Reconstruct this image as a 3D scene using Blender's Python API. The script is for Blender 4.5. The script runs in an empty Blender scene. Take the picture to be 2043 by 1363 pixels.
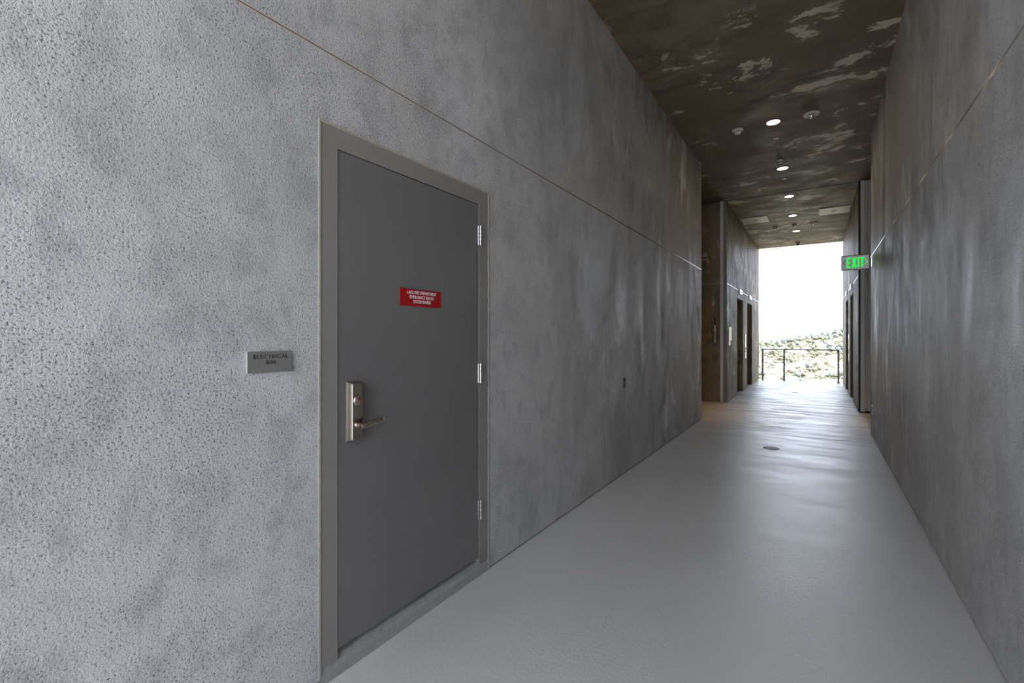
import bpy, bmesh, math, random
from mathutils import Vector, Matrix, noise as mnoise

# ------------------------------------------------------------------ camera, world, light
scene = bpy.context.scene
COL = scene.collection
F_PX, CX, HY, VX = 925.0, 1021.5, 672.8, 1631.0
EYE = 1.402
YAW = math.atan((VX - CX) / F_PX)
cam_d = bpy.data.cameras.new('camera')
cam_d.sensor_fit = 'HORIZONTAL'; cam_d.sensor_width = 36.0
cam_d.lens = F_PX * 36.0 / 2043.0
cam_d.shift_y = -(681.5 - HY) / 2043.0
cam_d.clip_start = 0.02; cam_d.clip_end = 20000
cam = bpy.data.objects.new('camera', cam_d); COL.objects.link(cam)
cam.location = (0, 0, EYE); cam.rotation_euler = (math.pi / 2, 0, YAW)
scene.camera = cam

world = bpy.data.worlds.new('hazy_sky'); scene.world = world; world.use_nodes = True
wn = world.node_tree.nodes; wn.clear()
wo = wn.new('ShaderNodeOutputWorld'); wb = wn.new('ShaderNodeBackground')
wb.inputs[0].default_value = (0.76, 0.85, 1.0, 1); wb.inputs[1].default_value = 5.7
world.node_tree.links.new(wb.outputs[0], wo.inputs[0])

sun_d = bpy.data.lights.new('sun', 'SUN'); sun_d.energy = 31.0; sun_d.angle = math.radians(3); sun_d.color = (1, .98, .95)
sun = bpy.data.objects.new('sun', sun_d); COL.objects.link(sun)
sun.rotation_euler = (0, math.radians(40), 0)      # high, from the side of the building

vs = scene.view_settings
scene.display_settings.display_device = 'sRGB'
vs.view_transform = 'Standard'; vs.look = 'None'; vs.gamma = 1.0; vs.use_curve_mapping = False; vs.exposure = 0.0
scene.cycles.max_bounces = 8; scene.cycles.diffuse_bounces = 6; scene.cycles.glossy_bounces = 4
scene.cycles.caustics_reflective = False; scene.cycles.caustics_refractive = False
scene.cycles.sample_clamp_indirect = 6.0
scene.cycles.use_denoising = True; scene.cycles.use_adaptive_sampling = True; scene.cycles.adaptive_threshold = .1; scene.cycles.adaptive_min_samples = 16

# ------------------------------------------------------------------ dimensions (metres)
XL, XR = -1.66, 0.641            # corridor faces
C = 4.32                         # ceiling
Y0, Y1 = -2.35, 8.42              # corridor start, end of its walls
YF = 10.823                      # far face of the cross passage
LXL, LXR = -1.623, 0.641         # lobby faces
YE = 17.36                       # open end
ZJ = 2.558                       # metal reveal in the plaster
JH = 0.007                       # half height of that reveal

# ------------------------------------------------------------------ mesh helper
class MB:
    def __init__(s): s.v = []; s.f = []
    def quad(s, *p):
        n = len(s.v); s.v += [tuple(q) for q in p]; s.f.append(tuple(range(n, n + len(p)))); return s
    def box(s, x0, x1, y0, y1, z0, z1):
        n = len(s.v)
        s.v += [(x, y, z) for x in (x0, x1) for y in (y0, y1) for z in (z0, z1)]
        for f in ((0, 1, 3, 2), (4, 6, 7, 5), (0, 4, 5, 1), (2, 3, 7, 6), (0, 2, 6, 4), (1, 5, 7, 3)):
            s.f.append(tuple(n + i for i in f))
        return s
    def hexa(s, a, b):
        """two quads (lists of four points) joined into a solid"""
        n = len(s.v); s.v += list(a) + list(b)
        s.f += [(n + 3, n + 2, n + 1, n), (n + 4, n + 5, n + 6, n + 7)]
        for i in range(4):
            j = (i + 1) % 4; s.f.append((n + i, n + j, n + 4 + j, n + 4 + i))
        return s
    def lathe(s, c, axis, prof, seg=24):
        """prof: list of (radius, distance along axis)"""
        ax = Vector(axis).normalized(); u = ax.orthogonal().normalized(); w = ax.cross(u); c = Vector(c)
        n = len(s.v); k = len(prof)
        for r, d in prof:
            for i in range(seg):
                t = 2 * math.pi * i / seg
                s.v.append(tuple(c + ax * d + (u * math.cos(t) + w * math.sin(t)) * r))
        for j in range(k - 1):
            for i in range(seg):
                i2 = (i + 1) % seg
                s.f.append((n + j * seg + i, n + j * seg + i2, n + (j + 1) * seg + i2, n + (j + 1) * seg + i))
        s.f.append(tuple(n + i for i in reversed(range(seg))))
        s.f.append(tuple(n + (k - 1) * seg + i for i in range(seg)))
        return s
    def tube(s, pts, r, seg=8):
        pts = [Vector(p) for p in pts]; n = len(s.v)
        for k, p in enumerate(pts):
            d = (pts[min(k + 1, len(pts) - 1)] - pts[max(k - 1, 0)]).normalized()
            u = d.orthogonal().normalized() if k == 0 else (u - d * u.dot(d)).normalized()
            w = d.cross(u); rr = r[k] if isinstance(r, (list, tuple)) else r
            for i in range(seg):
                t = 2 * math.pi * i / seg
                s.v.append(tuple(p + (u * math.cos(t) + w * math.sin(t)) * rr))
        for j in range(len(pts) - 1):
            for i in range(seg):
                i2 = (i + 1) % seg
                s.f.append((n + j * seg + i, n + j * seg + i2, n + (j + 1) * seg + i2, n + (j + 1) * seg + i))
        s.f.append(tuple(n + i for i in reversed(range(seg))))
        s.f.append(tuple(n + (len(pts) - 1) * seg + i for i in range(seg)))
        return s
    def build(s, name, m, parent=None, off=(0, 0, 0), bevel=0, smooth=False, segs=2):
        me = bpy.data.meshes.new(name); me.from_pydata(s.v, [], s.f)
        bm = bmesh.new(); bm.from_mesh(me)
        bmesh.ops.recalc_face_normals(bm, faces=bm.faces)
        if bevel:
            ed = [e for e in bm.edges if len(e.link_faces) == 2 and e.calc_face_angle(0) > .5]
            bmesh.ops.bevel(bm, geom=ed, offset=bevel, segments=segs, profile=.6, affect='EDGES', clamp_overlap=True)
        if any(off): bmesh.ops.translate(bm, verts=bm.verts, vec=-Vector(off))
        if smooth:
            for f in bm.faces: f.smooth = True
            for e in bm.edges:
                if len(e.link_faces) == 2 and e.calc_face_angle(0) > .6: e.smooth = False
        bm.to_mesh(me); bm.free()
        o = bpy.data.objects.new(name, me); COL.objects.link(o)
        me.materials.append(m)
        if parent: o.parent = parent
        return o

def tag(o, label, cat, group=None, kind=None):
    o['label'] = label; o['category'] = cat
    if group: o['group'] = group
    if kind: o['kind'] = kind
    return o
def thing(name, loc, label, cat, group=None):
    o = bpy.data.objects.new(name, None); COL.objects.link(o); o.location = loc
    o.empty_display_size = .1
    return tag(o, label, cat, group)
def struct(o, label, cat):
    return tag(o, label, cat, None, 'structure')
def copy_tree(o, parent=None):
    c = o.copy(); COL.objects.link(c)
    if parent: c.parent = parent
    for ch in list(o.children): copy_tree(ch, c)
    return c
def text_part(name, body, m, parent, size, loc, rot, sx=1.0, ext=.0006, space=1.0, align='CENTER', bold=0.0):
    cu = bpy.data.curves.new(name, 'FONT'); cu.body = body; cu.size = size; cu.extrude = ext
    cu.align_x = align; cu.align_y = 'CENTER'; cu.space_character = space; cu.resolution_u = 4; cu.offset = bold
    o = bpy.data.objects.new(name, cu); COL.objects.link(o)
    o.data.materials.append(m); o.parent = parent
    bpy.context.view_layer.update()
    me = bpy.data.meshes.new_from_object(o.evaluated_get(bpy.context.evaluated_depsgraph_get()))
    bpy.data.objects.remove(o); bpy.data.curves.remove(cu)
    o = bpy.data.objects.new(name, me); COL.objects.link(o); o.parent = parent
    if not me.materials: me.materials.append(m)
    o.location = loc; o.rotation_euler = rot; o.scale = (sx, 1, 1)
    return o

# ------------------------------------------------------------------ materials
class NT:
    def __init__(s, name):
        s.m = bpy.data.materials.new(name); s.m.use_nodes = True
        s.t = s.m.node_tree; s.t.nodes.clear()
        s.out = s.t.nodes.new('ShaderNodeOutputMaterial')
        s.b = s.t.nodes.new('ShaderNodeBsdfPrincipled'); s.link(s.b.outputs[0], s.out.inputs[0])
        s.co = s.t.nodes.new('ShaderNodeTexCoord').outputs['Object']
    def link(s, a, b): s.t.links.new(a, b)
    def map(s, scale, loc=(0, 0, 0), rot=(0, 0, 0)):
        n = s.t.nodes.new('ShaderNodeMapping'); s.link(s.co, n.inputs[0])
        n.inputs['Location'].default_value = loc; n.inputs['Scale'].default_value = scale; n.inputs['Rotation'].default_value = rot
        return n.outputs[0]
    def noise(s, scale, detail=4, rough=.55, dist=0, vec=None):
        n = s.t.nodes.new('ShaderNodeTexNoise'); s.link(vec or s.co, n.inputs['Vector'])
        n.inputs['Scale'].default_value = scale; n.inputs['Detail'].default_value = detail
        n.inputs['Roughness'].default_value = rough; n.inputs['Distortion'].default_value = dist
        return n.outputs['Fac']
    def ramp(s, fac, a, b, ca=(0, 0, 0, 1), cb=(1, 1, 1, 1)):
        n = s.t.nodes.new('ShaderNodeValToRGB'); s.link(fac, n.inputs[0])
        n.color_ramp.elements[0].position = a; n.color_ramp.elements[1].position = b
        n.color_ramp.elements[0].color = c4(ca); n.color_ramp.elements[1].color = c4(cb)
        return n.outputs[0]
    def range(s, val, a, b, x=0., y=1.):
        n = s.t.nodes.new('ShaderNodeMapRange'); s.link(val, n.inputs[0])
        for i, q in enumerate((a, b, x, y)): n.inputs[1 + i].default_value = q
        return n.outputs[0]
    def axis(s, i):
        n = s.t.nodes.new('ShaderNodeSeparateXYZ'); s.link(s.co, n.inputs[0]); return n.outputs[i]
    def math(s, op, a, b):
        n = s.t.nodes.new('ShaderNodeMath'); n.operation = op
        for i, q in enumerate((a, b)):
            if isinstance(q, (int, float)): n.inputs[i].default_value = q
            else: s.link(q, n.inputs[i])
        return n.outputs[0]
    def mix(s, fac, a, b, mode='MIX'):
        n = s.t.nodes.new('ShaderNodeMixRGB'); n.blend_type = mode
        for i, q in enumerate((fac, a, b)):
            if isinstance(q, (int, float)): n.inputs[i].default_value = q
            elif isinstance(q, tuple): n.inputs[i].default_value = c4(q)
            else: s.link(q, n.inputs[i])
        return n.outputs[0]
    def bump(s, h, strength, dist, prev=None):
        n = s.t.nodes.new('ShaderNodeBump'); s.link(h, n.inputs['Height'])
        n.inputs['Strength'].default_value = strength; n.inputs['Distance'].default_value = dist
        if prev: s.link(prev, n.inputs['Normal'])
        return n.outputs[0]
    def set(s, **k):
        names = {'color': 'Base Color', 'rough': 'Roughness', 'metal': 'Metallic', 'normal': 'Normal', 'spec': 'Specular IOR Level',
                 'emit': 'Emission Color', 'estr': 'Emission Strength', 'coat': 'Coat Weight', 'crough': 'Coat Roughness', 'trans': 'Transmission Weight', 'ior': 'IOR', 'cnormal': 'Coat Normal'}
        for q, v in k.items():
            i = s.b.inputs[names[q]]
            if isinstance(v, tuple): i.default_value = c4(v)
            elif isinstance(v, (int, float)): i.default_value = v
            else: s.link(v, i)
        return s.m
def c4(c): return tuple(c) if len(c) == 4 else tuple(c) + (1.,)

def plaster(name, dark, light, brown, smear, stain, patch_scale=(3, 3, 1.1), patch_lo=.62, patch_hi=.68, rough_until=4.5, smear_from=(2.5, 8.0), mott=.9, seed=0., horiz=False, spec=.4):
    n = NT(name)
    y = n.axis(1)
    far = n.range(y, 1.0, 6.5, .12, 1.0)
    m1 = n.noise(mott, 5, .62, .5, n.map((1, 1, 1), (seed, seed, 0)))
    col = n.ramp(m1, .34, .66, dark, light)
    # trowel strokes, mostly up and down on the walls
    m2 = n.noise(1.0, 5, .62, .9, n.map((1.6, 3.0, 1.1) if horiz else (1.7, 1.7, .85), (seed + 7, 3, 0)))
    col = n.mix(n.math('MULTIPLY', n.range(m2, .47, .63, 0, .9), far), col, stain)
    m2b = n.noise(1.0, 4, .65, 1.0, n.map((2.0, 1.3, 1.6), (seed + 17, 5, 2)))
    col = n.mix(n.range(m2b, .50, .72, 0, .55), col, light)
    m3 = n.noise(.55, 2, .5, .3, n.map((1, 1, 1), (seed + 30, 1, 4)))
    col = n.mix(n.math('MULTIPLY', n.range(m3, .38, .60, 0, .9), far), col, brown)
    # thin pale lime smears left by the trowel
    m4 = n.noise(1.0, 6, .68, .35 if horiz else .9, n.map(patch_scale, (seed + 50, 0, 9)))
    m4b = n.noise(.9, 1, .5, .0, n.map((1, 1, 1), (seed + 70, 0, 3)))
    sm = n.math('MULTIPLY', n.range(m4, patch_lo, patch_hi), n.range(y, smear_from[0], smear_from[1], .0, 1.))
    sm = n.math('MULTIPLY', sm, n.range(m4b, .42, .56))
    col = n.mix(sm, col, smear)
    # sand grain in the coarse coat, shade of its pits darkened into the colour
    coarse = n.range(y, rough_until - 2.8, rough_until + 2.0, 1., .30)
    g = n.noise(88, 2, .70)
    loc = n.range(n.noise(2.2, 3, .62), .36, .64, .0, 1.)
    med = n.noise(5.5, 3, .65, .3, n.map((1, 1.4, 1), (seed, 4, 1)))
    col = n.mix(n.math('MULTIPLY', n.range(med, .48, .66, 0, .55), coarse), col, tuple(q * .72 for q in dark))
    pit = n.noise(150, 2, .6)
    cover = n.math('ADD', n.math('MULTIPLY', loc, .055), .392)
    pit_shade = n.math('MULTIPLY', n.math('SUBTRACT', cover, pit), 14.)
    pit_shade = n.math('MULTIPLY', n.range(pit_shade, 0, 1), coarse)
    col = n.mix(n.math('MULTIPLY', pit_shade, .9), col, tuple(q * .30 for q in dark))
    col = n.mix(n.math('MULTIPLY', n.range(g, .55, .70, 0, .35), coarse), col, tuple(min(.85, q * 1.3) for q in light))
    h = n.math('MULTIPLY', n.math('ADD', n.math('MULTIPLY', pit, 1.2), n.math('MULTIPLY', g, 1.0)), coarse)
    b1 = n.bump(h, .6, .0036)
    rg = n.range(m4, .4, .7, .66, .42)
    return n.set(color=col, rough=rg, spec=spec, normal=b1)

M = {}
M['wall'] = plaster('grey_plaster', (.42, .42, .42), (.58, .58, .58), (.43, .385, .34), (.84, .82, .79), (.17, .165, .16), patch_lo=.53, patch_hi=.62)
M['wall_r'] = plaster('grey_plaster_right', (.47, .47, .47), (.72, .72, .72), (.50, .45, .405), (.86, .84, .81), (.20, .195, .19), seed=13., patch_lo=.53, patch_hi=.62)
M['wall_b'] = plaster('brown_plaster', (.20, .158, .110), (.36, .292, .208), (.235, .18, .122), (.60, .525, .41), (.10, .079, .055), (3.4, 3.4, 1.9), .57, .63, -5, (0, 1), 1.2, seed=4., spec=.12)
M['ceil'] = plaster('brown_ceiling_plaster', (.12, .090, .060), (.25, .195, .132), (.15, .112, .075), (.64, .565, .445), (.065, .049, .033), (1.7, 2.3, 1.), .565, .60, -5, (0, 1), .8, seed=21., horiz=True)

def floor_mat():
    n = NT('coated_floor')
    v = n.noise(.7, 5, .55, .4); col = n.ramp(v, .35, .65, (.61, .595, .57), (.67, .655, .63))
    fy = n.range(n.axis(1), 6.5, 10.5)
    bands = n.range(n.noise(1., 6, .62, .7, n.map((1.0, 4.5, 1), (3, 1, 0))), .44, .60, 0, .9)
    col = n.mix(n.math('MULTIPLY', bands, fy), col, (.30, .30, .305))
    g = n.noise(210, 2, .5)
    wv = n.noise(55, 3, .5, .3)
    b = n.bump(n.math('ADD', g, n.math('MULTIPLY', wv, 1.2)), .34, .004)
    st = n.noise(1., 4, .55, .4, n.map((.9, 2.6, 1)))
    rg = n.math('ADD', n.range(st, .38, .62, .30, .36), n.math('MULTIPLY', n.math('MULTIPLY', bands, n.range(n.axis(1), 3.5, 8.5)), .14))
    return n.set(color=col, rough=rg, spec=.6, normal=b)
M['floor'] = floor_mat()

def simple(name, color, rough=.5, metal=0., var=.08, scale=8., bump=0., bscale=120., spec=.5, stretch=(1, 1, 1)):
    n = NT(name)
    v = n.noise(scale, 4, .55, .2, n.map(stretch))
    c = n.ramp(v, .3, .7, tuple(q * (1 - var) for q in color), tuple(min(1, q * (1 + var)) for q in color))
    k = dict(color=c, rough=n.range(v, .3, .7, max(.03, rough - .05), rough + .05), metal=metal, spec=spec)
    if bump: k['normal'] = n.bump(n.noise(bscale, 3, .5), bump, .002)
    return n.set(**k)
M['paint'] = simple('grey_door_paint', (.158, .150, .147), .34, 0, .05, 2., .06, 260.)
M['paint_frame'] = simple('grey_frame_paint', (.24, .222, .209), .36, 0, .05, 2., .06, 260.)
M['bead'] = simple('pale_sealant', (.36, .33, .28), .5, 0, .1, 30.)
M['gapblack'] = simple('dark_void', (.006, .006, .006), .9, 0, .05)
M['curb'] = simple('gritty_sill_coating', (.30, .295, .285), .55, 0, .12, 60., .6, 180.)
M['alu'] = simple('tan_reveal_metal', (.50, .44, .39), .22, .0, .04, 20., 0, 10, .8)
M['groove'] = simple('brown_groove', (.12, .092, .072), .5, 0, .1, 20.)
M['steel'] = simple('satin_steel', (.50, .445, .385), .23, 1., .02, 3.)
M['chrome'] = simple('bright_steel', (.72, .72, .71), .16, 1., .03, 10.)
M['red'] = simple('red_enamel', (.36, .002, .005), .35, 0, .04, 5.)
M['whiteink'] = simple('white_lettering', (.80, .78, .76), .5, 0, .03)
M['redlabel'] = simple('red_label', (.30, .01, .01), .4, 0, .03)
M['signgrey'] = simple('grey_sign_plastic', (.185, .176, .162), .42, 0, .06, 40.)
M['signedge'] = simple('pale_sign_edge', (.45, .45, .44), .4, 0, .03)
M['ink'] = simple('black_lettering', (.012, .012, .012), .45, 0, .05)
M['clear'] = simple('pale_dots', (.34, .33, .32), .3, 0, .03)
M['postgrey'] = simple('grey_door_panel', (.52, .54, .56), .42, 0, .05, 4., .0, 10., .5, (1, 1, .2))
M['postdark'] = simple('dark_grey_panel', (.16, .16, .16), .45, 0, .05, 4.)
M['black'] = simple('black_rubber_gap_shade', (.010, .010, .010), .6, 0, .05)
M['white'] = simple('white_plastic', (.62, .60, .57), .45, 0, .03, 12.)
M['trimwhite'] = simple('off_white_cover', (.55, .50, .43), .4, 0, .04, 12.)
M['unlit_cover'] = simple('unlit_cover_tone', (.15, .13, .115), .4, 0, .04, 12.)  # same cover as the off-white ones, its lack of light put into the colour
M['paper'] = simple('white_gloss', (.88, .88, .88), .13, 0, .02, 10., 0, 10., 1.0)
M['panelwhite'] = simple('cream_panel', (.62, .57, .47), .4, 0, .04, 6.)
M['dark'] = simple('dark_slot', (.03, .028, .025), .6, 0, .1)
M['rail'] = simple('dark_grey_rail', (.26, .27, .26), .4, .1, .06, 5.)
M['cable'] = simple('steel_cable', (.22, .22, .21), .4, .8, .05, 30.)
M['signsilver'] = simple('exit_sign_face', (.80, .80, .85), .4, .0, .05, 30.)
M['signframe'] = simple('exit_sign_frame', (.10, .105, .12), .4, .4, .05, 30.)
M['extsteel'] = simple('dull_steel_cylinder', (.30, .28, .26), .38, .85, .06, 8., 0, 10., .5, (1, 1, 14))
M['extband'] = simple('worn_label', (.24, .22, .20), .5, .3, .1, 20.)
M['extdark'] = simple('dark_valve', (.10, .09, .085), .45, .5, .06, 8.)
M['lens'] = simple('smoked_dome', (.012, .012, .013), .08, 0, .02, 5.)
def glow(name, color, s):
    n = NT(name); v = n.noise(30, 2)
    return n.set(color=tuple(q * .3 for q in color), emit=n.ramp(v, .2, .8, tuple(q * .96 for q in color), color), estr=s, rough=.4)
M['lamp'] = glow('warm_lamp_lens', (1., .80, .55), 40.)
M['lamp_p'] = glow('amber_lamp_lens', (1., .66, .34), 12.)
M['green'] = glow('green_letter_glow', (.005, .86, .045), 1.0)
def outdoor(name, a, b, scale, rough=.9, d=5):
    n = NT(name); v = n.noise(scale, d, .6, .4)
    return n.set(color=n.ramp(v, .35, .65, a, b), rough=rough, spec=.2)
M['ground'] = outdoor('dry_ground', (.05, .06, .036), (.13, .108, .08), .025, .95, 8)
M['leaf0'] = outdoor('green_foliage', (.11, .14, .09), (.20, .215, .145), .5)  # foliage colours paled to carry the valley haze
M['leaf1'] = outdoor('olive_foliage', (.12, .115, .075), (.22, .19, .13), .5)
M['leaf2'] = outdoor('hazed_foliage', (.12, .135, .125), (.19, .205, .19), .5)  # greyed in the colour for haze on the ridge
M['leaf3'] = outdoor('pale_scrub', (.05, .065, .04), (.15, .13, .085), .03)
M['stucco'] = outdoor('pale_house_wall', (.62, .58, .52), (.78, .74, .68), .4)
M['roof0'] = outdoor('pale_roof', (.70, .68, .66), (.85, .83, .81), .3)
M['roof1'] = outdoor('tan_roof', (.42, .32, .25), (.56, .45, .36), .3)
M['bark'] = outdoor('grey_timber', (.12, .10, .08), (.2, .17, .14), 2.)

# ------------------------------------------------------------------ floor and ceiling
D0, D1, DT = 1.117, 2.263, 2.274      # outer frame of the electrical room door
EL = [(12.37, 13.42), (14.29, 15.40)]  # lift openings along the lobby
EH = 2.352
fl = MB().box(-6.0, 5.0, Y0, YE + .05, -.35, 0).box(-16.0, 15.0, -24.0, Y0, -.35, 0)
struct(fl.build('floor', M['floor']), 'pale grey coated floor with a glossy sheen', 'floor')
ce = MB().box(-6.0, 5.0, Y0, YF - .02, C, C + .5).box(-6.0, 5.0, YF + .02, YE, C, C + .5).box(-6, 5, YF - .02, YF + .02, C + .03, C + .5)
struct(MB().box(-6.0, 5.0, Y0, YE + 4.6, C + 1.15, C + 1.5).box(-6, 5, YE - .3, YE, C + .5, C + 1.15).build('roof', M['wall_b']), 'added roof slab, out of view, shading the open end', 'roof')  # overhang added beyond the view to cut daylight in the lobby
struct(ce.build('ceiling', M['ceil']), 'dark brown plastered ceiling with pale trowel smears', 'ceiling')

# ------------------------------------------------------------------ walls
G = .010       # shadow gap under the plaster
def wall_panel(mb, xf, xb, y0, y1, cuts=(), joint=True):
    """plaster slabs facing the corridor at x = xf, backed up to xb; cuts: (ya, yb, ztop) openings"""
    d = .014 if xb > xf else -.014
    ys = y0
    spans = []
    for a, b, t in cuts: spans.append((ys, a, G)); spans.append((a, b, t)); ys = b
    spans.append((ys, y1, G))
    for a, b, z in spans:
        mb.box(min(xf, xb), max(xf, xb), a, b, z, ZJ - JH)
        mb.box(min(xf + d, xb), max(xf + d, xb), a, b, ZJ - JH, ZJ + JH)
        mb.box(min(xf, xb), max(xf, xb), a, b, ZJ + JH, C)
wl = MB(); wall_panel(wl, XL, -2.2, Y0, Y1, [(D0, D1, DT)])
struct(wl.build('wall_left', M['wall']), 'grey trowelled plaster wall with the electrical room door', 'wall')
wr = MB(); wall_panel(wr, XR, 1.2, Y0, Y1)
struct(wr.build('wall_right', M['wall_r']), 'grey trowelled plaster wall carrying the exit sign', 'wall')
def base_gap(name, xf, xb, spans, label):
    d = .010 if xb > xf else -.010
    mb = MB()
    for a, b in spans: mb.box(min(xf + d, xb), max(xf + d, xb), a, b, 0, G)
    struct(mb.build(name, M['black']), label, 'gap shade')  # black strip puts the shade of the gap into colour
base_gap('gap_shade_left', XL, -2.2, [(Y0, D0), (D1, Y1)], 'thin black strip shading the gap along the foot of the left corridor wall')
base_gap('gap_shade_right', XR, 1.2, [(Y0, Y1)], 'thin black strip shading the gap along the foot of the right corridor wall')
# cross passage
wa = MB()
wa.box(-6.0, -1.70, YF, YF + .12, G, ZJ - JH).box(-6.0, -1.70, YF + .012, YF + .12, ZJ - JH, ZJ + JH).box(-6.0, -1.70, YF, YF + .12, ZJ + JH, C).box(-6.0, -1.70, YF + .012, YF + .12, 0, G)
struct(wa.build('wall_back_left', M['wall_b']), 'dim brown plaster wall behind the hanging extinguisher', 'wall')
wq = MB().box(1.30, 5.0, YF - .05, YF + .12, 0, C).box(.70, 1.30, YF + .10, YF + .2, 0, C)
struct(wq.build('wall_back_right', M['wall_b']), 'brown plaster wall behind the folded partition', 'wall')
wx = MB().box(-6.0, -5.6, Y1 - .3, YF + .12, 0, C).box(-6.0, -2.2, Y1 - .3, Y1, 0, C)
struct(wx.build('wall_passage_left', M['wall_b']), 'end wall of the dim side passage on the left', 'wall')
wy = MB().box(4.6, 5.0, Y1 - .3, YF + .12, 0, C).box(1.2, 5.0, Y1 - .3, Y1, 0, C)
struct(wy.build('wall_passage_right', M['wall_b']), 'end wall of the side passage on the right', 'wall')
cuts = [(a, b, EH) for a, b in EL]
lsp = [(YF + .035, EL[0][0]), (EL[0][1], EL[1][0]), (EL[1][1], YE)]
base_gap('gap_shade_lobby_left', LXL, -1.98, lsp, 'thin black strip shading the gap along the foot of the left lobby wall')
base_gap('gap_shade_lobby_right', LXR, 1.0, lsp, 'thin black strip shading the gap along the foot of the right lobby wall')
w1 = MB(); wall_panel(w1, LXL, -1.98, YF + .035, YE, cuts); w1.box(-2.3, -1.98, YF + .1, YE, 0, C)
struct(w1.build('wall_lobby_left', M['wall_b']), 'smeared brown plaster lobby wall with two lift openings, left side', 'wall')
w2 = MB(); wall_panel(w2, LXR, 1.0, YF + .035, YE, cuts); w2.box(1.0, 1.3, YF + .1, YE, 0, C)
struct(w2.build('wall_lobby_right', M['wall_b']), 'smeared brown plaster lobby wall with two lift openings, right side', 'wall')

# ------------------------------------------------------------------ metal reveals in the plaster
def reveal(k, xf, out, y0, y1, label):
    """U channel: two bright lips with a shadowed groove, along y on the face x = xf; out = +1 / -1 towards the corridor"""
    mb = MB()
    for z0, z1 in ((ZJ - JH, ZJ - JH + .0042), (ZJ + JH - .0042, ZJ + JH)):
        a, b = xf - out * .013, xf + out * .0012
        mb.box(min(a, b), max(a, b), y0, y1, z0, z1)
    a, b = xf - out * .0138, xf - out * .006
    t = mb.build('trim_%d' % k, M['alu']); struct(t, label, 'wall trim')
    MB().box(min(a, b), max(a, b), y0, y1, ZJ - JH + .0044, ZJ + JH - .0044).build('groove', M['groove'], t)
reveal(1, XL, 1, Y0, Y1, 'thin metal reveal line running along the left corridor wall')
reveal(2, XR, -1, Y0, Y1, 'thin metal reveal line running along the right corridor wall')
reveal(3, LXL, 1, YF + .035, YE, 'thin bright reveal line along the left lobby wall above the lifts')
reveal(4, LXR, -1, YF + .035, YE, 'thin bright reveal line along the right lobby wall above the lifts')
mb = MB()
for z0, z1 in ((ZJ - JH, ZJ - JH + .0042), (ZJ + JH - .0042, ZJ + JH)): mb.box(-5.6, -1.75, YF - .001, YF + .012, z0, z1)
mb.box(-5.6, -1.75, YF + .006, YF + .012, ZJ - JH + .004, ZJ + JH - .004)
struct(mb.build('trim_5', M['alu']), 'thin metal reveal line above the hanging extinguisher', 'wall trim')
# track of the folding partition in the ceiling joint and its strike post
struct(MB().box(-1.75, 1.30, YF - .018, YF + .018, C + .012, C + .03).box(-1.75, 1.3, YF - .018, YF - .012, C, C + .012).box(-1.75, 1.3, YF + .012, YF + .018, C, C + .012).build('trim_6', M['black']), 'black ceiling track crossing above the lobby entrance', 'ceiling track')
sp = MB().box(-1.745, -1.682, YF - .055, YF + .02, 0, C).box(-1.732, -1.695, YF - .062, YF - .055, 0, C)
struct(sp.build('trim_7', M['postgrey'], bevel=.003), 'tall grey metal strike post at the left lobby corner', 'post')
struct(MB().box(-1.682, -1.630, YF - .004, YF + .034, 0, C).build('trim_8', M['postdark']), 'dark recessed strip beside the grey strike post', 'trim')

# ------------------------------------------------------------------ electrical room door
P = (XL, (D0 + D1) / 2, 0)
door = bpy.data.objects.new('door_1', None); COL.objects.link(door); door.location = P
struct(door, 'dark grey flush metal door with lever lock in a wide grey frame', 'door')
L0, L1, LB, LT = 1.2085, 2.1625, .108, 2.178     # leaf
FX = XL + .002
bd = .010
SB = .066                                         # top of the sill at the face
fr = MB()
fr.box(-1.80, FX, D0 + bd, L0 - .0035, SB, DT - bd).box(-1.80, FX, L1 + .0035, D1 - bd, SB, DT - bd).box(-1.80, FX, L0 - .0035, L1 + .0035, LT + .003, DT - bd)
fr.build('frame', M['paint_frame'], door, P)
be = MB()
be.box(-1.75, FX + .003, D0, D0 + bd, .03, DT).box(-1.75, FX + .003, D1 - bd, D1, .0, DT).box(-1.75, FX + .003, D0 + bd, D1 - bd, DT - bd, DT)
be.build('sealant_bead', M['bead'], door, P, bevel=.002)
MB().box(XL - .047, XL - .001, L0, L1, LB, LT).build('leaf', M['paint'], door, P, bevel=.0015)
MB().box(-1.86, -1.72, L0 - .003, L1 + .003, .06, LT + .003).build('dark_gap', M['gapblack'], door, P)
# gritty sloping sill
cv = [(XL + .004, 0), (XL + .003, .045), (XL - .004, .062), (XL - .02, .078), (XL - .05, .092), (XL - .2, .094), (XL - .2, 0)]
mb = MB(); n = len(cv)
mb.v = [(x, D0 + .011, z) for x, z in cv] + [(x, D1 - .011, z) for x, z in cv]
mb.f = [tuple(range(n)), tuple(range(2 * n - 1, n - 1, -1))] + [(i, (i + 1) % n, n + (i + 1) % n, n + i) for i in range(n)]
mb.build('sill', M['curb'], door, P)
for zc in (1.998, 1.190, .389):
    hg = MB().box(XL - .002, XL + .0035, L1 - .010, L1 - .001, zc - .057, zc + .057).build('hinge', M['chrome'], door, P, bevel=.001)
    for za, zb in ((-.058, -.036), (-.035, -.012), (-.011, .012), (.013, .036), (.037, .059)):
        MB().lathe((XL + .009, L1 + .009, zc + za), (0, 0, 1), [(.0055, 0), (.0068, .0012), (.0068, zb - za - .0012), (.0055, zb - za)], 14).build('knuckle', M['chrome'], hg, P, smooth=True)
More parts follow.
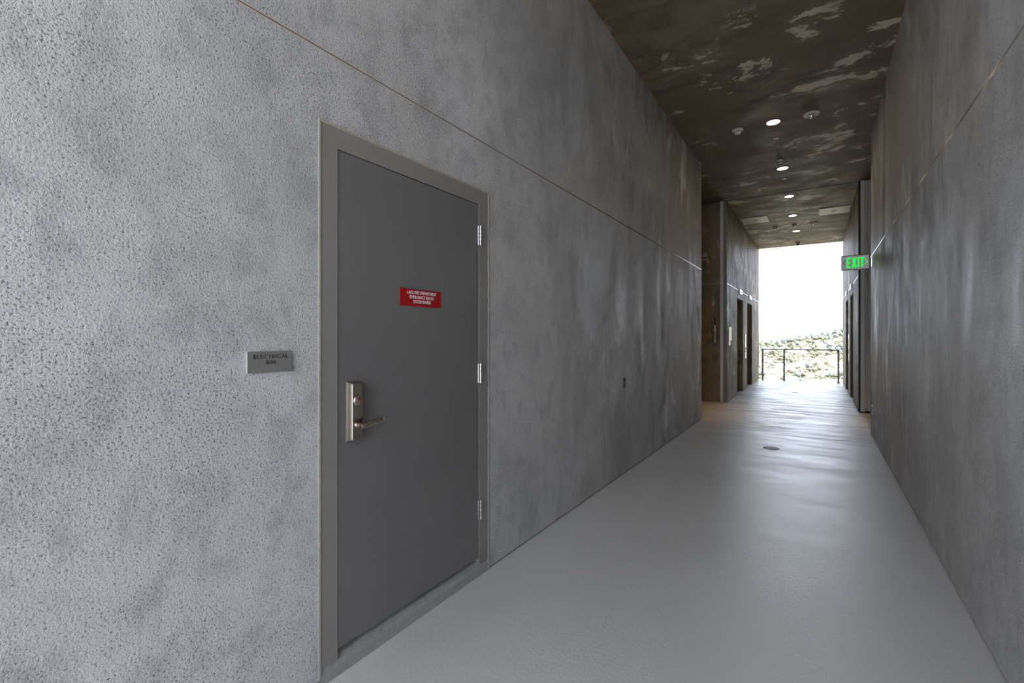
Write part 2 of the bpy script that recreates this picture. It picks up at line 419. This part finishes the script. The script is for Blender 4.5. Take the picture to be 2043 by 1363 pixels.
# lock plate, cylinder, lever
ea = [(XL, 1.245, .960), (XL, 1.320, .960), (XL, 1.320, 1.214), (XL, 1.245, 1.214)]
eb = [(XL + .034, 1.2535, .969), (XL + .034, 1.3065, .969), (XL + .034, 1.3065, 1.205), (XL + .034, 1.2535, 1.205)]
esc = MB().hexa(ea, eb).build('lock_plate', M['steel'], door, P, bevel=.0025)
cyc = (XL + .034, 1.281, 1.1345)
MB().lathe(cyc, (1, 0, 0), [(.0235, 0), (.0235, .004), (.021, .007), (.0165, .007), (.0165, .010), (.014, .011)], 28).build('lock_cylinder', M['steel'], esc, P, smooth=True)
MB().lathe((cyc[0] + .0105, cyc[1], cyc[2] + .006), (1, 0, 0), [(.0075, 0), (.0072, .0012)], 18).build('red_dot', M['redlabel'], esc, P)
MB().lathe((cyc[0] + .0105, cyc[1], cyc[2] - .005), (1, 0, 0), [(.0072, 0), (.0072, .0016), (.006, .0022)], 18).box(cyc[0] + .0126, cyc[0] + .0130, cyc[1] - .0008, cyc[1] + .0008, cyc[2] - .0095, cyc[2] - .001).build('key_plug', M['steel'], esc, P)
lr = MB().lathe((XL + .034, 1.279, 1.030), (1, 0, 0), [(.0135, 0), (.0125, .004), (.0105, .006), (.0105, .040), (.0115, .046)], 22).build('lever_rose', M['steel'], door, P, smooth=True)
lev = MB()
pts = [(XL + .071, 1.266, 1.0305), (XL + .074, 1.285, 1.031), (XL + .074, 1.315, 1.036), (XL + .073, 1.350, 1.040), (XL + .070, 1.382, 1.040), (XL + .0665, 1.391, 1.040)]
hh = [.010, .0115, .0115, .011, .0105, .0085]
nv = 0
for (x, y, z), q in zip(pts, hh):
    lev.v += [(x - .005, y, z - q), (x + .005, y, z - q), (x + .0065, y, z), (x + .005, y, z + q), (x - .005, y, z + q)]
for k in range(len(pts) - 1):
    for i in range(5): lev.f.append((k * 5 + i, k * 5 + (i + 1) % 5, k * 5 + 5 + (i + 1) % 5, k * 5 + 5 + i))
lev.f += [(4, 3, 2, 1, 0), tuple(range(25, 30))]
lvo = lev.build('lever', M['steel'], door, P, bevel=.0015, smooth=True)
MB().box(XL + .060, XL + .071, 1.386, 1.3905, 1.030, 1.050).build('lever_return', M['chrome'], lvo, P, bevel=.001)

# ------------------------------------------------------------------ signs by the door
RX = (math.pi / 2, 0, math.pi / 2)      # text facing +x
RXN = (math.pi / 2, 0, -math.pi / 2)    # text facing -x
sl = (XL, 1.689, 1.597)
sg = thing('red_sign', sl, 'red plaque lettered LAFD FIRE DEPARTMENT on the grey door', 'sign')
MB().box(-.0008, .0035, -.142, .142, -.0415, .0415).build('plate', M['red'], sg, bevel=.0008)
for body, z in (('LAFD FIRE DEPARTMENT', .0235), ('EMERGENCY RADIO', .0015), ('SYSTEM INSIDE', -.0205)):
    text_part('lettering', body, M['whiteink'], sg, .0228, (.0037, .006, z), RX, .86, .0003, .95, 'CENTER', .00012)
sl = (XL, .922, 1.3125)
sg = thing('room_sign', sl, 'small grey tactile sign reading ELECTRICAL R00 beside the door', 'sign')
MB().box(-.004, .0065, -.082, .082, -.038, .038).build('plate', M['signgrey'], sg, bevel=.0005)
MB().box(-.004, .0063, -.0845, -.082, -.038, .038).build('edge', M['signedge'], sg)
text_part('lettering', 'ELECTRICAL', M['ink'], sg, .0200, (.0068, .001, .0190), RX, 1.10, .0004, 1.08)
text_part('lettering', 'R00', M['ink'], sg, .0200, (.0068, .001, -.0020), RX, 1.10, .0004, 1.08)
BR = {'e': (1, 5), 'l': (1, 2, 3), 'c': (1, 4), 't': (2, 3, 4, 5), 'r': (1, 2, 3, 5), 'i': (2, 4), 'a': (1,), '#': (3, 4, 5, 6), 'j': (2, 4, 5), ' ': ()}
mb = MB()
for k, ch in enumerate('electrical r#jj'):
    for d in BR[ch]:
        cy = -.056 + k * .0079 + (.0027 if d > 3 else 0); cz = -.0215 - ((d - 1) % 3) * .0027
        mb.lathe((.0065, cy, cz), (1, 0, 0), [(.00075, 0), (.00060, .0005), (.0002, .0008)], 6)
mb.build('braille', M['clear'], sg)['kind'] = 'stuff'

# ------------------------------------------------------------------ wall outlets
def outlet(name, loc, out, label, plate):
    t = thing(name, loc, label, 'outlet')
    s = out
    MB().box(min(0, s * .007), max(0, s * .007), -.0375, .0375, -.0585, .0585).build('cover_plate', plate, t, bevel=.002)
    for zz in (.026, -.026):
        r = MB().box(min(s * .006, s * .0095), max(s * .006, s * .0095), -.027, .027, zz - .0215, zz + .0215).build('socket', M['black'], t, bevel=.003)
        MB().box(min(s * .009, s * .0102), max(s * .009, s * .0102), -.0085, -.006, zz - .004, zz + .007).box(min(s * .009, s * .0102), max(s * .009, s * .0102), .006, .0085, zz - .004, zz + .007).build('slot', M['steel'], r)
    MB().lathe((s * .0065, 0, 0), (s, 0, 0), [(.0035, 0), (.003, .0015)], 10).build('screw', M['chrome'], t)
outlet('wall_outlet', (XL, 4.604, .935), 1, 'dark duplex power outlet in steel cover on the left plaster wall', M['extband'])
outlet('wall_outlet', (XR, 8.16, .395), -1, 'steel cover power outlet low at the far end of right wall', M['chrome'])

# ------------------------------------------------------------------ exit sign
ex = (.444, 8.134, 2.456)
t = thing('exit_sign', ex, 'glowing green EXIT sign bracketed off the right wall', 'sign')
MB().box(-.162, .162, -.018, .018, -.104, .104).build('housing', M['signframe'], t, bevel=.004)
MB().box(-.154, .154, -.0200, -.0175, -.096, .096).build('face_plate', M['signsilver'], t, bevel=.001)
RY = (math.pi / 2, 0, 0)
def letter(rects, quads=()):
    mb = MB()
    for x0, x1, z0, z1 in rects: mb.box(x0, x1, -.0212, -.0196, z0, z1)
    for q in quads: mb.hexa([(x, -.0196, z) for x, z in q], [(x, -.0212, z) for x, z in q])
    return mb.build('letter', M['green'], t)
LZ0, LZ1 = -.070, .070
s_ = .019
letter([(-.100, -.100 + s_, LZ0, LZ1), (-.081, -.048, LZ1 - s_, LZ1), (-.081, -.048, LZ0, LZ0 + s_), (-.081, -.053, -.0095, .0095)])
letter([], [[(-.041, LZ0), (-.019, LZ0), (.017, LZ1), (-.005, LZ1)], [(-.041, LZ1), (-.005 - .036 + .022, LZ1), (.017, LZ0), (-.005, LZ0)]])
letter([(.025, .025 + s_, LZ0, LZ1)])
letter([(.050, .106, LZ1 - s_, LZ1), (.068, .088, LZ0, LZ1 - s_)])
mb = MB()
for q in ([(.112, .036), (.122, .036), (.140, 0), (.130, 0)], [(.130, 0), (.140, 0), (.122, -.036), (.112, -.036)]):
    mb.hexa([(x, -.0196, z) for x, z in q], [(x, -.0208, z) for x, z in q])
mb.build('chevron', M['green'], t)
mb = MB()
for q in ([(-.122, .036), (-.112, .036), (-.130, 0), (-.140, 0)], [(-.140, 0), (-.130, 0), (-.112, -.036), (-.122, -.036)]):
    mb.hexa([(x, -.0196, z) for x, z in q], [(x, -.0205, z) for x, z in q])
mb.build('unlit_chevron', M['signframe'], t)
MB().box(.183, .197, -.03, .03, -.072, .080).build('wall_canopy', M['chrome'], t, bevel=.003)
MB().lathe((.160, 0, .055), (1, 0, 0), [(.008, 0), (.008, .026)], 12).build('arm', M['chrome'], t)
MB().lathe((.160, 0, -.045), (1, 0, 0), [(.008, 0), (.008, .026)], 12).build('arm', M['chrome'], t)
MB().box(-.02, .02, -.0195, .0195, .104, .112).build('top_clip', M['signframe'], t)
MB().box(-.02, .02, -.0195, .0195, -.112, -.104).build('bottom_clip', M['signframe'], t)

# ------------------------------------------------------------------ extinguisher on the dim face
t = thing('fire_extinguisher', (-1.845, YF - .075, 1.27), 'dull steel fire extinguisher hanging on the dim wall beside the grey post', 'extinguisher')
MB().lathe((0, 0, 0), (0, 0, 1), [(.050, 0), (.060, .012), (.063, .03), (.063, .335), (.060, .362), (.048, .383), (.026, .396), (.020, .400)], 32).build('cylinder', M['extsteel'], t, smooth=True)
MB().lathe((0, 0, .10), (0, 0, 1), [(.0637, 0), (.0637, .17)], 32).build('label_band', M['extband'], t, smooth=True)
MB().lathe((0, 0, .398), (0, 0, 1), [(.019, 0), (.019, .035), (.014, .04), (.014, .062)], 16).build('valve', M['extdark'], t, smooth=True)
MB().hexa([(-.012, -.010, .455), (.012, -.010, .455), (.012, -.010, .47), (-.012, -.010, .47)], [(-.010, -.085, .475), (.010, -.085, .475), (.010, -.085, .483), (-.010, -.085, .483)]).build('carry_handle', M['extdark'], t, bevel=.002)
MB().hexa([(-.010, -.008, .49), (.010, -.008, .49), (.010, -.008, .50), (-.010, -.008, .50)], [(-.009, -.08, .525), (.009, -.08, .525), (.009, -.08, .533), (-.009, -.08, .533)]).box(-.012, .012, -.012, .02, .455, .50).build('squeeze_lever', M['extdark'], t, bevel=.002)
MB().lathe((.016, 0, .43), (1, 0, .1), [(.014, 0), (.014, .012)], 14).build('gauge', M['chrome'], t)
MB().box(-.02, .02, .060, .075, .05, .42).box(-.03, .03, .05, .062, .375, .39).build('wall_bracket', M['extdark'], t)

# ------------------------------------------------------------------ folding partition stacked in its pocket
t = thing('folding_partition', (.80, YF, 0), 'grey folding fire partition stacked in its pocket at the right', 'partition')
o_ = (.80, YF, 0)
lp = MB().box(.668, .733, YF - .075, YF + .06, .022, C - .012).build('lead_post', M['postgrey'], t, o_, bevel=.003)
MB().box(.662, .668, YF - .05, YF + .05, .03, C - .02).build('rubber_seal', M['black'], lp, o_)
for k in range(9):
    x0 = .737 + k * .044
    q = MB()
    if k % 2 == 0: q.hexa([(x0, YF - .068, .035), (x0 + .040, YF - .060, .035), (x0 + .040, YF + .05, .035), (x0, YF + .05, .035)], [(x0, YF - .068, C - .015), (x0 + .040, YF - .060, C - .015), (x0 + .040, YF + .05, C - .015), (x0, YF + .05, C - .015)])
    else: q.hexa([(x0, YF - .058, .035), (x0 + .038, YF - .052, .035), (x0 + .038, YF + .05, .035), (x0, YF + .05, .035)], [(x0, YF - .058, C - .015), (x0 + .038, YF - .052, C - .015), (x0 + .038, YF + .05, C - .015), (x0, YF + .05, C - .015)])
    q.build('panel', M['postgrey'] if k < 4 else M['postdark'], t, o_, bevel=.003)
    MB().box(x0 + .004, x0 + .030, YF - .045, YF + .04, .002, .035).build('sweep', M['black'], t, o_)
MB().box(.776, .840, YF - .078, YF - .058, 2.075, 2.10).build('latch_bar', M['postgrey'], t, o_, bevel=.002)
MB().box(.728, .84, YF - .082, YF - .066, .075, .09).build('bottom_latch', M['postgrey'], t, o_, bevel=.002)
MB().box(.640, .662, YF + .0, YF + .034, 0, C).build('pocket_reveal', M['black'], t, o_)

# ------------------------------------------------------------------ lift doors, lanterns, call stations
k = 2
for side, xf, out in (('left', LXL, 1), ('right', LXR, -1)):
    for i, (a, b) in enumerate(EL):
        xb = xf - out * .30
        d = bpy.data.objects.new('door_%d' % k, None); COL.objects.link(d); d.location = (xb, (a + b) / 2, 0); k += 1
        struct(d, 'steel lift doors deep in the %s opening on the %s of the lobby' % (('nearer', 'farther')[i], side), 'lift door')
        w = (b - a) / 2
        for s0, s1 in ((-w + .002, -.002), (.002, w - .002)):
            MB().box(-.02, .02, s0, s1, .006, EH - .002).build('door_panel', M['steel'], d, bevel=.003)
        MB().box(min(.0, out * .06), max(0, out * .06), -w + .002, w - .002, 0, .005).build('threshold', M['alu'], d)
        n_ = ('nearer', 'farther')[i]
        lt = thing('hall_lantern', (xf, (a + b) / 2 + .02, 2.535), 'white lift lantern on the %s wall above the %s lift opening' % (side, n_), 'lantern', 'lift lanterns along the lobby')
        MB().box(min(0, out * .022), max(0, out * .022), -.225, .225, -.056, .056).build('case', M['paper'], lt, bevel=.004)
        MB().box(min(out * .021, out * .024), max(out * .021, out * .024), -.20, .20, -.040, .040).build('lens', M['paper'], lt)
    cs = thing('call_station', (xf, 13.86, 1.15), 'tall bright call panel between the two %s lifts' % side, 'call panel', 'lift call panels')
    MB().box(min(0, out * .012), max(0, out * .012), -.10, .10, -.32, .32).build('face_plate', M['chrome'], cs, bevel=.002)
    for zz in (-.05, -.13): MB().lathe((out * .011, 0, zz), (out, 0, 0), [(.022, 0), (.020, .006)], 18).build('button', M['white'], cs)
nt = thing('wall_notice', (LXL, 11.27, 1.472), 'white notice on the lobby wall just past the grey post', 'notice')
MB().box(0, .006, -.18, .18, -.15, .15).build('sheet', M['paper'], nt, bevel=.001)
MB().box(.006, .0065, -.14, .14, .085, .095).box(.006, .0065, -.14, .14, .055, .062).box(.006, .0065, -.14, .10, .03, .037).build('print', M['signedge'], nt)
nt = thing('small_notice', (LXL, 11.17, 1.266), 'small white card with dark marks under the white notice', 'notice')
MB().box(0, .006, -.125, .125, -.044, .044).build('sheet', M['paper'], nt, bevel=.001)
MB().box(.006, .007, -.10, -.05, .005, .03).box(.006, .007, -.10, -.05, -.032, -.008).build('print', M['dark'], nt)

# ------------------------------------------------------------------ ceiling fittings
DN = (0, 0, -1)
proto = thing('downlight', (-.502, 7.206, C), 'x', 'downlight', 'recessed downlights along the ceiling')
MB().lathe((0, 0, .03), DN, [(.0905, .026), (.0905, .034), (.084, .036), (.078, .032)], 40).build('trim_ring', M['trimwhite'], proto, smooth=True)
MB().lathe((0, 0, .03), DN, [(.0775, .020), (.0775, .0335)], 40).build('lamp_lens', M['lamp'], proto)
dls = [(-.502, 7.206, 'glowing downlight between the two round ceiling detectors, nearest the camera'),
       (-.503, 9.265, 'glowing downlight just before the lobby entrance, second from camera'),
       (-.490, 11.183, 'glowing downlight just inside the lobby, third from the camera'),
       (-.495, 12.998, 'glowing downlight between the two cream ceiling panels'),
       (-.485, 14.94, 'glowing downlight farthest down the lobby before the camera dome'),
       (-2.25, 9.7, 'warm downlight in the side passage on the left'),
       (1.9, 9.7, 'warm downlight in the side passage on the right')]
for i, (x, y, lb) in enumerate(dls):
    o = proto if i == 0 else copy_tree(proto)
    o.location = (x, y, C); o['label'] = lb
    if i > 4:
        ln = [q for q in o.children if q.name.startswith('lamp_lens')][0]; ln.data = ln.data.copy(); ln.data.materials[0] = M['lamp_p']
        sd = bpy.data.lights.new('downlight_beam', 'SPOT'); sd.energy = 110; sd.color = (1., .60, .28); sd.spot_size = math.radians(62); sd.spot_blend = .8; sd.shadow_soft_size = .07
        so = bpy.data.objects.new('downlight_beam', sd); COL.objects.link(so); so.parent = o; so.location = (0, 0, -.02)
proto = thing('sprinkler_cover', (0, 0, C), 'x', 'sprinkler cover', 'flat round sprinkler covers')
MB().lathe((0, 0, .01), DN, [(.040, .008), (.040, .0135), (.037, .0155), (.0, .0155)], 28).build('cover_disc', M['trimwhite'], proto, smooth=True)
MB().lathe((0, 0, .01), DN, [(.044, .009), (.044, .011)], 28).build('rim', M['dark'], proto)
for i, (x, y, lb) in enumerate([(-.506, 7.81, 'small pale disc on the ceiling right behind the nearest downlight'), (-.508, 9.884, 'small pale disc on the ceiling behind the second downlight'),
        (-.493, 12.492, 'small pale disc on the lobby ceiling before the cream panels'), (-.483, 15.713, 'small pale disc on the lobby ceiling before the camera dome')]):
    o = proto if i == 0 else copy_tree(proto)
    o.location = (x, y, C); o['label'] = lb
t = thing('sprinkler_cover', (-.501, 4.576, C), 'lone disc coloured as unlit on the ceiling at the top of the picture', 'sprinkler cover', 'flat round sprinkler covers')
MB().lathe((0, 0, .01), DN, [(.044, .008), (.044, .0135), (.041, .0155), (.0, .0155)], 28).build('cover_disc', M['unlit_cover'], t, smooth=True)
MB().lathe((0, 0, .01), DN, [(.048, .009), (.048, .011)], 28).build('rim', M['chrome'], t)
# speaker strobe
def strobe(loc, label, sc=1.):
    t = thing('speaker_strobe', loc, label, 'strobe')
    MB().lathe((0, 0, 0), DN, [(.095 * sc, 0), (.094 * sc, .012), (.084 * sc, .022), (.070 * sc, .024), (.066 * sc, .019), (.0, .018)], 36).build('body', M['white'], t, smooth=True)
    MB().lathe((0, 0, -.016), DN, [(.030 * sc, 0), (.030 * sc, .022), (.022 * sc, .034), (.006, .04)], 20).build('strobe_lens', M['chrome'], t, smooth=True)
    MB().box(-.036, .036, .055 * sc, .060 * sc, -.026, -.0225).build('red_lettering', M['redlabel'], t)
    mb = MB()
    for a in range(0, 360, 30): mb.box(math.cos(math.radians(a)) * .05 * sc - .004, math.cos(math.radians(a)) * .05 * sc + .004, math.sin(math.radians(a)) * .05 * sc - .004, math.sin(math.radians(a)) * .05 * sc + .004, -.0205, -.018)
    mb.build('grille', M['dark'], t)['kind'] = 'stuff'
strobe((-.066, 7.212, C), 'round white speaker strobe right of the nearest downlight')
def smoke(loc, label, r=.072, h=.05):
    t = thing('smoke_detector', loc, label, 'detector', 'smoke detectors on the ceiling')
    MB().lathe((0, 0, 0), DN, [(r, 0), (r, .008), (r * .90, .016), (r * .62, .022), (0, .022)], 32).build('base', M['white'], t, smooth=True)
    MB().lathe((0, 0, -.022), DN, [(r * .60, 0), (r * .60, h * .35), (r * .50, h * .6), (r * .2, h * .66), (0, h * .66)], 28).build('chamber', M['white'], t, smooth=True)
    mb = MB()
    for a in range(12):
        q = math.radians(a * 30); mb.lathe((math.cos(q) * r * .595, math.sin(q) * r * .595, -.026), DN, [(.005, 0), (.005, h * .22)], 6)
    mb.build('vent', M['dark'], t)['kind'] = 'stuff'
smoke((-.937, 7.20, C), 'white smoke detector left of the nearest downlight', .073, .056)
smoke((-.512, 8.836, C), 'small white detector right in front of the second downlight', .056, .03)
smoke((-.504, 14.056, C), 'white detector on the lobby centre line behind the cream panels', .065, .05)
smoke((-.934, 14.134, C), 'white detector on the lobby ceiling, left of the centre line', .075, .05)
strobe((-.085, 14.111, C), 'round white speaker strobe on the lobby ceiling, right of centre')
t = thing('dome_camera', (-.503, 16.762, C), 'white dome camera with black lens at the open end', 'camera')
MB().lathe((0, 0, 0), DN, [(.085, 0), (.085, .02), (.078, .04), (.06, .045)], 32).build('housing', M['white'], t, smooth=True)
MB().lathe((0, 0, -.042), DN, [(.058, 0), (.055, .02), (.042, .04), (.022, .053), (.0, .058)], 28).build('dome', M['lens'], t, smooth=True)
for x0, x1, lb, kx in ((-1.585, -1.012, 'cream access panel on the lobby ceiling, left of the downlights', -1.06), (.032, .609, 'cream access panel on the lobby ceiling, right of the downlights', .07)):
    xc = (x0 + x1) / 2
    t = thing('access_panel', (xc, 12.97, C), lb, 'access panel', 'cream ceiling access panels')
    w = (x1 - x0) / 2
    MB().box(-w, w, -.33, .33, -.014, .001).build('plate', M['panelwhite'], t, bevel=.003)
    MB().box(-.045, .045, -.09, -.055, -.0165, -.014).build('slot', M['dark'], t)
    mb = MB()
    for i in range(4):
        for j in range(3): mb.box(-.045 + i * .026, -.033 + i * .026, .0 + j * .045, .022 + j * .045, -.0155, -.014)
    mb.build('grille', M['dark'], t)['kind'] = 'stuff'
    MB().lathe((kx - xc, -.02, -.014), DN, [(.012, 0), (.010, .003)], 14).build('latch', M['dark'], t)

# ------------------------------------------------------------------ floor drains
def drain(loc, label, r=.092):
    t = thing('floor_drain', loc, label, 'drain', 'round floor drains')
    MB().lathe((0, 0, -.004), (0, 0, 1), [(r, 0), (r, .0052), (r * .93, .006), (r * .93, .0055), (0, .0042)], 36).build('well', M['dark'], t)
    mb = MB().lathe((0, 0, .0), (0, 0, 1), [(r, .0), (r, .003), (r * .97, .0035)], 36) if False else MB()
    nb = 9
    for i in range(-nb // 2 + 1, nb // 2 + 1):
        q = i * r * 2 / (nb + 1); l = math.sqrt(max(0, (r * .95) ** 2 - q * q))
        mb.box(q - .0035, q + .0035, -l, l, .0012, .0036); mb.box(-l, l, q - .0035, q + .0035, .0012, .0036)
    mb.build('grate', M['extdark'], t)['kind'] = 'stuff'
drain((-.487, 6.69, 0), 'round metal floor drain in the middle of the corridor')
drain((-.478, 13.777, 0), 'small dark floor drain far inside the lobby', .08)

# ------------------------------------------------------------------ cable railing at the open end
YR = 17.30
t = thing('cable_railing', (-.487, YR, 0), 'dark metal railing with horizontal cables across the open end', 'railing')
o_ = (-.487, YR, 0)
for x in (-1.507, -.899, .534):
    p = MB().box(x - .026, x + .026, YR - .008, YR + .008, 0, 1.0).build('post', M['rail'], t, o_, bevel=.002)
    MB().box(x - .045, x + .045, YR - .03, YR + .03, 0, .012).build('base_plate', M['rail'], p, o_, bevel=.002)
MB().box(-1.535, .562, YR - .028, YR + .028, .990, 1.022).build('top_rail', M['rail'], t, o_, bevel=.004)
for i in range(9):
    MB().tube([(-1.507, YR, .10 + i * .096), (.534, YR, .10 + i * .096)], .0032, 6).build('cable', M['cable'], t, o_, smooth=True)

# ------------------------------------------------------------------ the valley beyond
def smoothstep(a, b, x):
    q = max(0., min(1., (x - a) / (b - a))); return q * q * (3 - 2 * q)
def height(x, y):
    base = -54.
    ridge = max(-22., min(60., 1 + .24 * x)) if y > 0 else 0
    z = base + (ridge - base) * smoothstep(520, 1650, y)
    z += (-60 - z) * smoothstep(1750, 2600, y)
    far = 34 * math.exp(-((x + 190) / 140) ** 2) + 12 * math.exp(-((x - 120) / 300) ** 2)
    z += (far + 52) * smoothstep(2900, 4100, y)
    z += mnoise.noise(Vector((x * .006, y * .006, 1.7))) * 7 * smoothstep(250, 900, abs(y))
    return z
xs = [-6000, -3000, -1600, -1000] + list(range(-700, 701, 28)) + [1000, 1600, 3000, 6000]
ys = [-6000, -3000, -1200, -400, 0, 150, 250] + list(range(320, 2000, 40)) + list(range(2000, 4600, 130)) + [5200, 7000]
mb = MB()
mb.v = [(x, y, height(x, y)) for y in ys for x in xs]
nx = len(xs)
mb.f = [(j * nx + i, j * nx + i + 1, (j + 1) * nx + i + 1, (j + 1) * nx + i) for j in range(len(ys) - 1) for i in range(nx - 1)]
TER = struct(mb.build('terrain', M['ground'], smooth=True), 'pale sunlit valley floor and hills beyond the railing', 'hillside')

rnd = random.Random(7)
def ico_tree(name, mat, seed, blobs):
    bm = bmesh.new(); r = random.Random(seed)
    for cx_, cy_, cz_, rr, sq in blobs:
        b = bmesh.ops.create_icosphere(bm, subdivisions=3, radius=rr)
        for v in b['verts']:
            n_ = mnoise.noise(v.co * 1.3 / rr + Vector((seed * 3.1, cx_, cz_)))
            n_ += .55 * mnoise.noise(v.co * 3.6 / rr + Vector((seed, cz_, 2.)))
            v.co *= 1 + .55 * n_
            v.co.z *= sq; v.co += Vector((cx_, cy_, cz_))
    for f in bm.faces: f.smooth = True
    me = bpy.data.meshes.new(name); bm.to_mesh(me); bm.free(); me.materials.append(mat)
    return me
TM = [ico_tree('tree', M['leaf0'], 1, [(0, 0, 4.2, 3.2, .9), (1.8, .5, 3.2, 2.2, .9), (-1.8, -.4, 3.0, 2.3, .8), (0, 0, 1., .7, 1.8)]),
      ico_tree('tree', M['leaf1'], 2, [(0, 0, 3.6, 2.9, .8), (2.0, 0, 2.8, 2.0, .8), (-2.2, .6, 3.2, 2.2, .8), (0, 0, .9, .6, 1.8)]),
      ico_tree('tree', M['leaf2'], 3, [(0, 0, 4.8, 2.6, 1.3), (.9, .2, 3., 2.2, 1.), (-.9, 0, 2.6, 2.1, 1.), (0, 0, .9, .6, 1.8)]),
      ico_tree('tree', M['leaf2'], 5, [(0, 0, 5.6, 2.0, 2.0), (.5, 0, 3.2, 1.8, 1.5), (0, 0, 1., .5, 1.8)])]
planted = []; houses = []
def put_tree(x, y, k, s):
    if any((x - a) ** 2 + (y - b) ** 2 < (4.2 * (s + c)) ** 2 for a, b, c in planted): return
    if any((x - a) ** 2 + (y - b) ** 2 < (4 * s + 10) ** 2 for a, b in houses): return
    planted.append((x, y, s))
    o = bpy.data.objects.new('tree', TM[k]); COL.objects.link(o)
    o.location = (x, y, height(x, y) - .2); o.scale = (s, s, s * rnd.uniform(.85, 1.15)); o.rotation_euler[2] = rnd.uniform(0, 6.28)
    if y < 900: lb = 'pale green tree among the houses low in the valley view'
    elif y < 1450: lb = 'small green tree on the slope under the ridge'
    else: lb = 'grey green tree on the hazy ridge line'
    tag(o, lb, 'tree', lb.replace('tree', 'trees', 1))
def put_house(x, y, w, d, h, rz, roof, rm):
    z = height(x, y) - .6
    t = thing('house', (x, y, z), 'small pale house with %s roof among trees in the valley' % rm, 'house', 'small pale houses in the valley, %s roofs' % rm)
    t.rotation_euler[2] = rz
    MB().box(-w / 2, w / 2, -d / 2, d / 2, 0, h).build('wall', M['stucco'], t)
    q = MB(); e = .5; p = h + w * .16
    q.v = [(-w / 2 - e, -d / 2 - e, h), (w / 2 + e, -d / 2 - e, h), (w / 2 + e, d / 2 + e, h), (-w / 2 - e, d / 2 + e, h), (-w / 2 + w * .18, 0, p), (w / 2 - w * .18, 0, p)]
    q.f = [(0, 1, 5, 4), (2, 3, 4, 5), (1, 2, 5), (3, 0, 4), (3, 2, 1, 0)]
    q.build('roof', roof, t)
for i in range(70):
    y = rnd.uniform(500, 1350); x = y * rnd.uniform(-.112, .055)
    if 560 < y < 680 and -10 < x < 45 or (x + 26) ** 2 + (y - 900) ** 2 < 400: continue
    if any((x - a) ** 2 + (y - b) ** 2 < 17 ** 2 for a, b in houses): continue
    houses.append((x, y)); w = rnd.uniform(10, 17)
    pale = rnd.random() < .65
    put_house(x, y, w, w * rnd.uniform(.55, .8), rnd.uniform(3.2, 5.5), rnd.uniform(-.5, .5), M['roof0'] if pale else M['roof1'], 'pale' if pale else 'tan')
for i in range(230):
    y = 480 + 1200 * rnd.random() ** .8; x = y * rnd.uniform(-.112, .055)
    if 560 < y < 680 and -12 < x < 45: continue
    if any((x - a) ** 2 + (y - b) ** 2 < 12 ** 2 for a, b in houses): continue
    put_tree(x, y, rnd.choice((0, 0, 1, 1, 2)), rnd.uniform(.7, 1.25) * (1 + .4 * (y > 1000)))
for i in range(95):
    y = rnd.uniform(1420, 1740); x = y * rnd.uniform(-.112, .055)
    put_tree(x, y, rnd.choice((0, 2, 2, 3)), rnd.uniform(1.0, 1.9))
# scrub between the houses: far too much of it to count
bmv = []; bmf = []
ico = bmesh.new(); bmesh.ops.create_icosphere(ico, subdivisions=1, radius=1.)
iv = [v.co.copy() for v in ico.verts]; fi = [tuple(v.index for v in f.verts) for f in ico.faces]; ico.free()
for i in range(3600):
    y = 470 + 1290 * rnd.random() ** .7; x = y * rnd.uniform(-.13, .075)
    if 560 < y < 680 and -12 < x < 50: continue
    if mnoise.noise(Vector((x * .03, y * .012, 5.))) < -.05: continue
    q = rnd.uniform(.7, 2.2); z = height(x, y); n0 = len(bmv); hq = q * rnd.uniform(.6, 1.1)
    bmv += [(x + v.x * q * rnd.uniform(.7, 1.3), y + v.y * q, z + hq * .5 + v.z * hq * rnd.uniform(.7, 1.3)) for v in iv]
    bmf += [tuple(n0 + k for k in f) for f in fi]
mb = MB(); mb.v = bmv; mb.f = bmf
mb.build('scrub', M['leaf3'], TER, smooth=True)['kind'] = 'stuff'
# large pale building at the lower right
bz = height(22, 615)
t = thing('flat_roof_building', (22, 615, bz), 'large low building with white roof behind the railing, lower right', 'building')
MB().box(-17, 24, -13, 13, 0, 5.5).build('wall', M['stucco'], t)
MB().box(-17.6, 24.6, -13.6, 13.6, 5.5, 6.3).build('roof', M['roof0'], t)
for i in range(7): MB().box(-14 + i * 5.2, -11 + i * 5.2, -13.15, -12.9, 1.2, 3.4).build('window', M['dark'], t)
pz = height(-26, 900)
t = thing('utility_pole', (-26, 900, pz), 'tall thin utility pole rising behind the railing', 'pole')
MB().lathe((0, 0, -1), (0, 0, 1), [(.7, 0), (.45, 24)], 8).build('shaft', M['bark'], t)
MB().box(-2.2, 2.2, -.2, .2, 20.5, 21.1).build('crossarm', M['bark'], t)
